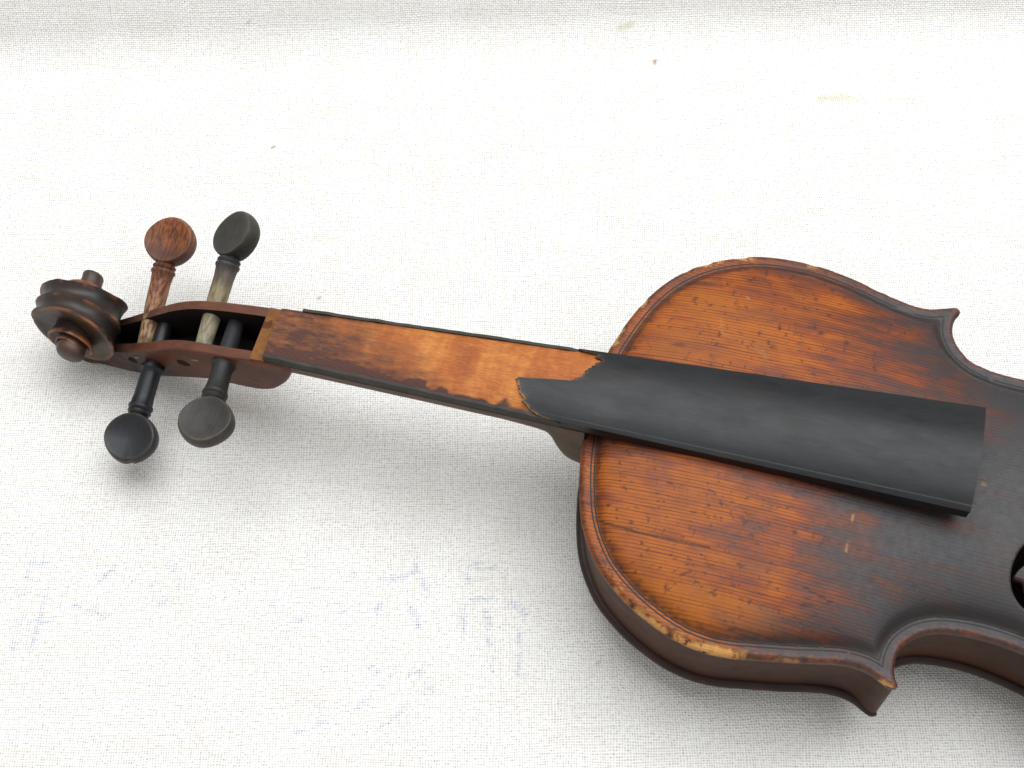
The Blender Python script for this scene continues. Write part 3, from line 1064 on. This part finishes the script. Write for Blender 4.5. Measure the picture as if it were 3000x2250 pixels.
def build_pegbox():
    xs = np.unique(np.r_[15.5, 15.2, 14.6, 14, 13, 12, 10.5, 9, 7, 5, 3, 1, 0.02, -.02, np.linspace(-2, -86, 66)])[::-1]
    rings = []
    for x in xs:
        X = np.array([x])
        zt, zb, w_ = float(spl(X, ZT)[0]), float(spl(X, ZB)[0]), float(spl(X, HW)[0])
        th = float(np.interp(x, [-76, -55, 0], [3.2, 3.9, 4.3]))
        wi = max(w_ - th, .6)
        fl = zb + 5.5 if x < 0 else zt - .01
        if x < -70:
            fl = zt - .5
        h = zt - zb
        rb = min(4.5, h * .4)
        ring = [(-wi, zt), (-w_ + .5, zt), (-w_, zt - .6), (-w_ - .15, zt - h * .4), (-w_, zb + rb), (-w_ + rb * .3, zb + rb * .3),
                (-w_ + rb, zb), (0, zb - .2), (w_ - rb, zb), (w_ - rb * .3, zb + rb * .3), (w_, zb + rb), (w_ + .15, zt - h * .4),
                (w_, zt - .6), (w_ - .5, zt), (wi, zt), (wi, fl), (0, fl), (-wi, fl)]
        rings.append(np.array([(x, HC + a, b) for a, b in ring]))
    V, Fc = loft(rings)
    n = len(rings[0])
    pt = .18 + .75 * sstep(-40, -66, V[:, 0] + (V[:, 2] - np.array([float(q) for q in spl(V[:, 0], ZT)])) * .9)
    o = mesh("pegbox", shear(V), Fc, HEAD, violin, dict(patina=pt), auto=38, label="reddish brown open pegbox with dark hollow")
    # the hollow is dark inside
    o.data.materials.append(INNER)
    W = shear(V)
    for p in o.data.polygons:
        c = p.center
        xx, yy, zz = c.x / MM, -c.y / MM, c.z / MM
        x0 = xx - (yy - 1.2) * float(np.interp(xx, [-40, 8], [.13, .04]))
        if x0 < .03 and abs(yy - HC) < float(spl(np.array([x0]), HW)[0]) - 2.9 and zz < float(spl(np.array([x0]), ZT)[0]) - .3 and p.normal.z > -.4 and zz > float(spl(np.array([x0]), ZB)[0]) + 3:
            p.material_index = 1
    return o


pegbox = build_pegbox()


# ------------------------------------------------------------------ scroll
def build_scroll():
    cx, cz = -81.0, -30.0
    RR = [(-62, 28.2), (-75, 27.6), (-90, 26.6), (-135, 21.2), (-180, 19.0), (-225, 18.0), (-270, 17.4), (-315, 17.2), (-360, 17.0), (-405, 15.0), (-450, 12.6),
          (-495, 11.4), (-540, 10.4), (-630, 9.2), (-720, 8.3), (-810, 7.5), (-900, 6.8), (-990, 6.0), (-1040, 5.4)]
    WW = [(-62, 4.6), (-78, 5.6), (-95, 6.6), (-180, 6.3), (-225, 6.5), (-270, 7.0), (-315, 8.4), (-360, 10.4), (-405, 11.0), (-450, 11.3),
          (-540, 11.7), (-630, 12.2), (-720, 12.8), (-810, 13.2), (-900, 13.6), (-1040, 14.0)]
    ph = np.arange(-62, -1041, -4.0)
    V, rim, side = [], [], []
    # profile across: centre ridge, two hollow channels, raised rims, then the hollowed side down to the axis
    ys = np.array([0, .08, .2, .4, .6, .78, .9, .96, 1.0])
    dr = np.array([.35, -.1, -.8, -1.35, -1.25, -.65, -.05, .3, .1])
    rs = np.array([.96, .9, .78, .6, .4, .2, .02])
    dy = np.array([.05, -.25, -.75, -1.1, -1.0, -.6, -.4])
    prof_y = np.r_[ys, np.ones(len(rs))]
    for p in ph:
        a = math.radians(p)
        r_, w_ = float(spl(np.array([p]), RR)[0]), float(spl(np.array([p]), WW)[0])
        half = [(r_ + dr[k], ys[k] * w_, 1.0 if (k >= 6 or k == 0) else (.3 if k == 1 else 0.), 0) for k in range(len(ys))]
        half += [(max(r_ * rs[k], .05), w_ + dy[k], .8 if k == 0 else 0, 1) for k in range(len(rs))]
        full = [(h[0], -h[1], h[2], h[3]) for h in half[::-1]] + half[1:]
        for R_, y_, m_, s_ in full:
            V.append((cx + R_ * math.cos(a), HC + y_, cz + R_ * math.sin(a)))
            rim.append(m_)
            side.append(s_)
    n = 2 * len(half) - 1
    Fc = []
    for i in range(len(ph) - 1):
        for j in range(n - 1):
            Fc.append((i * n + j, i * n + j + 1, (i + 1) * n + j + 1, (i + 1) * n + j))
    Fc.append(tuple(range(n)))
    Fc.append(tuple((len(ph) - 1) * n + j for j in range(n))[::-1])
    V = np.array(V)
    ax, az = V[:, 0] - cx, V[:, 2] - cz
    rr_ = np.hypot(ax, az) + 1e-6
    w1 = (fbm(V[:, 0] / 5 + V[:, 1] / 6, V[:, 2] / 5 - V[:, 1] / 7, 3) - .5) * .95 * np.clip(rr_ / 8, 0, 1)
    V[:, 0] += ax / rr_ * w1
    V[:, 2] += az / rr_ * w1
    V[:, 1] += (fbm(V[:, 0] / 6 + 50, V[:, 2] / 6, 3) - .5) * 1.2 * np.sign(V[:, 1] - HC)
    s = mesh("scroll", shear(V), Fc, SCROLL, violin, dict(rim=rim, side=side), auto=45, label="dark carved scroll with worn reddish rims")
    for sgn in (-1, 1):                       # the eyes
        rings = []
        for q, rr in ([(8, 5.6), (13, 5.7), (15.6, 5.9), (17, 5.4), (18, 4.3), (18.5, 2.4), (18.6, .3)] if sgn > 0 else
                      [(8, 5.0), (14, 4.6), (17.5, 4.4), (19.2, 4.5), (20.2, 4.0), (20.8, 2.6), (21, .3)]):
            t = np.linspace(0, 2 * math.pi, 28, endpoint=False)
            rings.append(np.c_[cx + rr * np.cos(t), np.full(28, HC + sgn * q), cz + rr * np.sin(t)])
        V2, F2 = loft(rings)
        k = len(V2)
        mesh("eye", shear(V2), F2, SCROLL, s, dict(rim=np.full(k, .15), side=np.full(k, .3)), auto=60)
    return s


build_scroll()


# ------------------------------------------------------------------ pegs
def frame(p0, p1, roll):
    a = (p1 - p0) / np.linalg.norm(p1 - p0)
    up = np.array([0, 0, 1.0])
    b = np.cross(a, up)
    b /= np.linalg.norm(b)
    c = np.cross(b, a)                        # roughly up
    cr_, sr = math.cos(roll), math.sin(roll)
    return a, b * cr_ + c * sr, c * cr_ - b * sr


def build_peg(tip, head, cheek, roll, mat, label, wdt=21.4, lng=20.0, thick=7.4, collar=True, inner_collar=False, notch=False):
    """tip: end inside the far cheek, head: centre of the grip, cheek: distance tip->outer face of near cheek"""
    tip, head = np.array(tip, float), np.array(head, float)
    L = np.linalg.norm(head - tip)
    a, b, c = frame(tip, head, math.radians(roll))
    e = L - lng * .44                          # where the grip starts
    col = e - 3.4
    prof = [(0, .2), (.05, 3.0), (cheek, 3.75), (cheek + .3, 3.8)]
    if inner_collar:
        prof += [(cheek + .4, 4.7), (cheek + 1.6, 4.9), (cheek + 2.3, 4.5), (cheek + 3, 4.2)]
    prof += [(cheek + 4, 4.0), (col - 6, 4.1), (col - 2.2, 4.45), (col - 1.6, 4.9), (col - .9, 5.05), (col - .3, 4.8), (col + .1, 4.3),
             (col + .5, 4.6), (col + 1.2, 4.8), (col + 1.8, 4.4), (col + 2.4, 3.7), (e + .3, 3.5), (e + 1.6, 3.3), (e + 2.6, 1.5), (e + 2.8, .2)]
    t = np.linspace(0, 2 * math.pi, 26, endpoint=False)
    rings = [tip + a * s + r * (np.cos(t)[:, None] * b + np.sin(t)[:, None] * c) for s, r in prof]
    V, Fc = loft(rings)
    tt = ((V - tip) @ a) / (L + lng / 2)
    peg = mesh("peg", V, Fc, mat, violin, dict(t=tt, rim=np.zeros(len(V))), auto=35, label=label)
    # grip: rounded heart-shaped disc with two dished faces
    m = 48
    th = np.linspace(0, 2 * math.pi, m, endpoint=False)
    ca, sb = np.cos(th), np.sin(th)            # ca along axis (outwards), sb across
    ra = lng / 2 * (1 + .02 * np.cos(2 * th))
    rb_ = wdt / 2 * np.where(ca > 0, 1 - .10 * ca ** 2, 1 - .05 * ca ** 2)
    if notch:
        ra = ra * (1 - .09 * np.exp(-((th - .22) / .09) ** 2))
    rows, rimv = [], []
    def row(f, h, rv):
        pts = head + (a * (ca * ra * f)[:, None]) + (b * (sb * rb_ * f)[:, None]) + c * (h if np.ndim(h) == 0 else np.asarray(h)[:, None])
        rows.append(pts)
        rimv.append(np.full(m, rv))
    # rim is thicker at the stem end, thin at the far end
    T = lambda f: thick / 2 * (1 - .22 * ca * min(f, 1))
    F_ = [(.02, .50, 0), (.2, .52, 0), (.45, .60, 0), (.7, .74, 0), (.85, .86, .05), (.915, .92, .4), (.955, .86, .3), (.99, .58, 0), (1.01, .22, 0)]
    for f, h, rv in F_:
        row(f, T(f) * h, rv)
    for f, h, rv in F_[::-1]:
        row(f, -T(f) * h, rv)
    V, Fc = loft(rows)
    tt = ((V - tip) @ a) / (L + lng / 2)
    mesh("peg_head", V, Fc, mat, peg, dict(t=tt, rim=np.concatenate(rimv)), auto=40)
    return peg


EBONY = peg_mat("peg_black", [(0, '17171a'), (1, '1c1d21')], '0d0d0f', .4, .4)
GREYB = peg_mat("peg_grey_black", [(0, '26262a'), (.5, '201e1e'), (.75, '2a2725'), (1, '38332e')], '1d1a18', .5, .5)
ROSE = peg_mat("peg_red_brown", [(0, '9a8a68'), (.35, '8f6a4c'), (.5, '8a5a3c'), (.62, '5e3a28'), (.74, '4d2c20'), (.82, '74401f'), (1, '7c4522')], '3a170b', .85, .5, '3a1c12')
DYED = peg_mat("peg_dyed", [(0, '8f8a76'), (.36, '857a60'), (.46, '7a6c50'), (.54, '5a4f42'), (.62, '3a3533'), (.68, '262628'), (.76, '2b2a26'), (1, '35332a')], '1b1a16', .45, .5)

hole_b = un_y([(389, 1061), (541, 1056)], HC + 10.0)
build_peg((-47.5, -9.0, -31.0), (-44.6, 43.0, -39.5), 21.5, 4, EBONY, "black peg on the bass side nearest the scroll, notched grip", inner_collar=True, notch=True)
build_peg((-15.5, -11.5, -18), (-8.3, 40.6, -10.5), 24.5, 6, GREYB, "dark grey peg on the bass side nearest the nut", inner_collar=True)
build_peg((-52.5, 10.3, -36.0), (-55.8, -38.2, -22.5), 19.5, -8, ROSE, "red-brown wooden peg on the treble side nearest the scroll")
build_peg((-24.5, 12.5, -21), (-25.6, -40.5, -9.5), 23.0, -34, DYED, "dark peg with pale worn shaft on the treble side nearest the nut")

# small dark discs on the bass cheek, coloured as the shade inside peg holes
for i, (x, _, z) in enumerate(hole_b):
    wv = float(spl(np.array([x]), HW)[0])
    t = np.linspace(0, 2 * math.pi, 16, endpoint=False)
    rr = 1.5 if i == 0 else 1.9
    rings = [np.c_[x + rr * 1.5 * f * np.cos(t), np.full(16, HC + wv + yy), z + rr * f * np.sin(t)] for f, yy in ((1, -.5), (1, .22), (.8, .26), (.05, .1))]
    V, Fc = loft(rings)
    mesh("peg_hole_disc", V, Fc, INNER, pegbox)
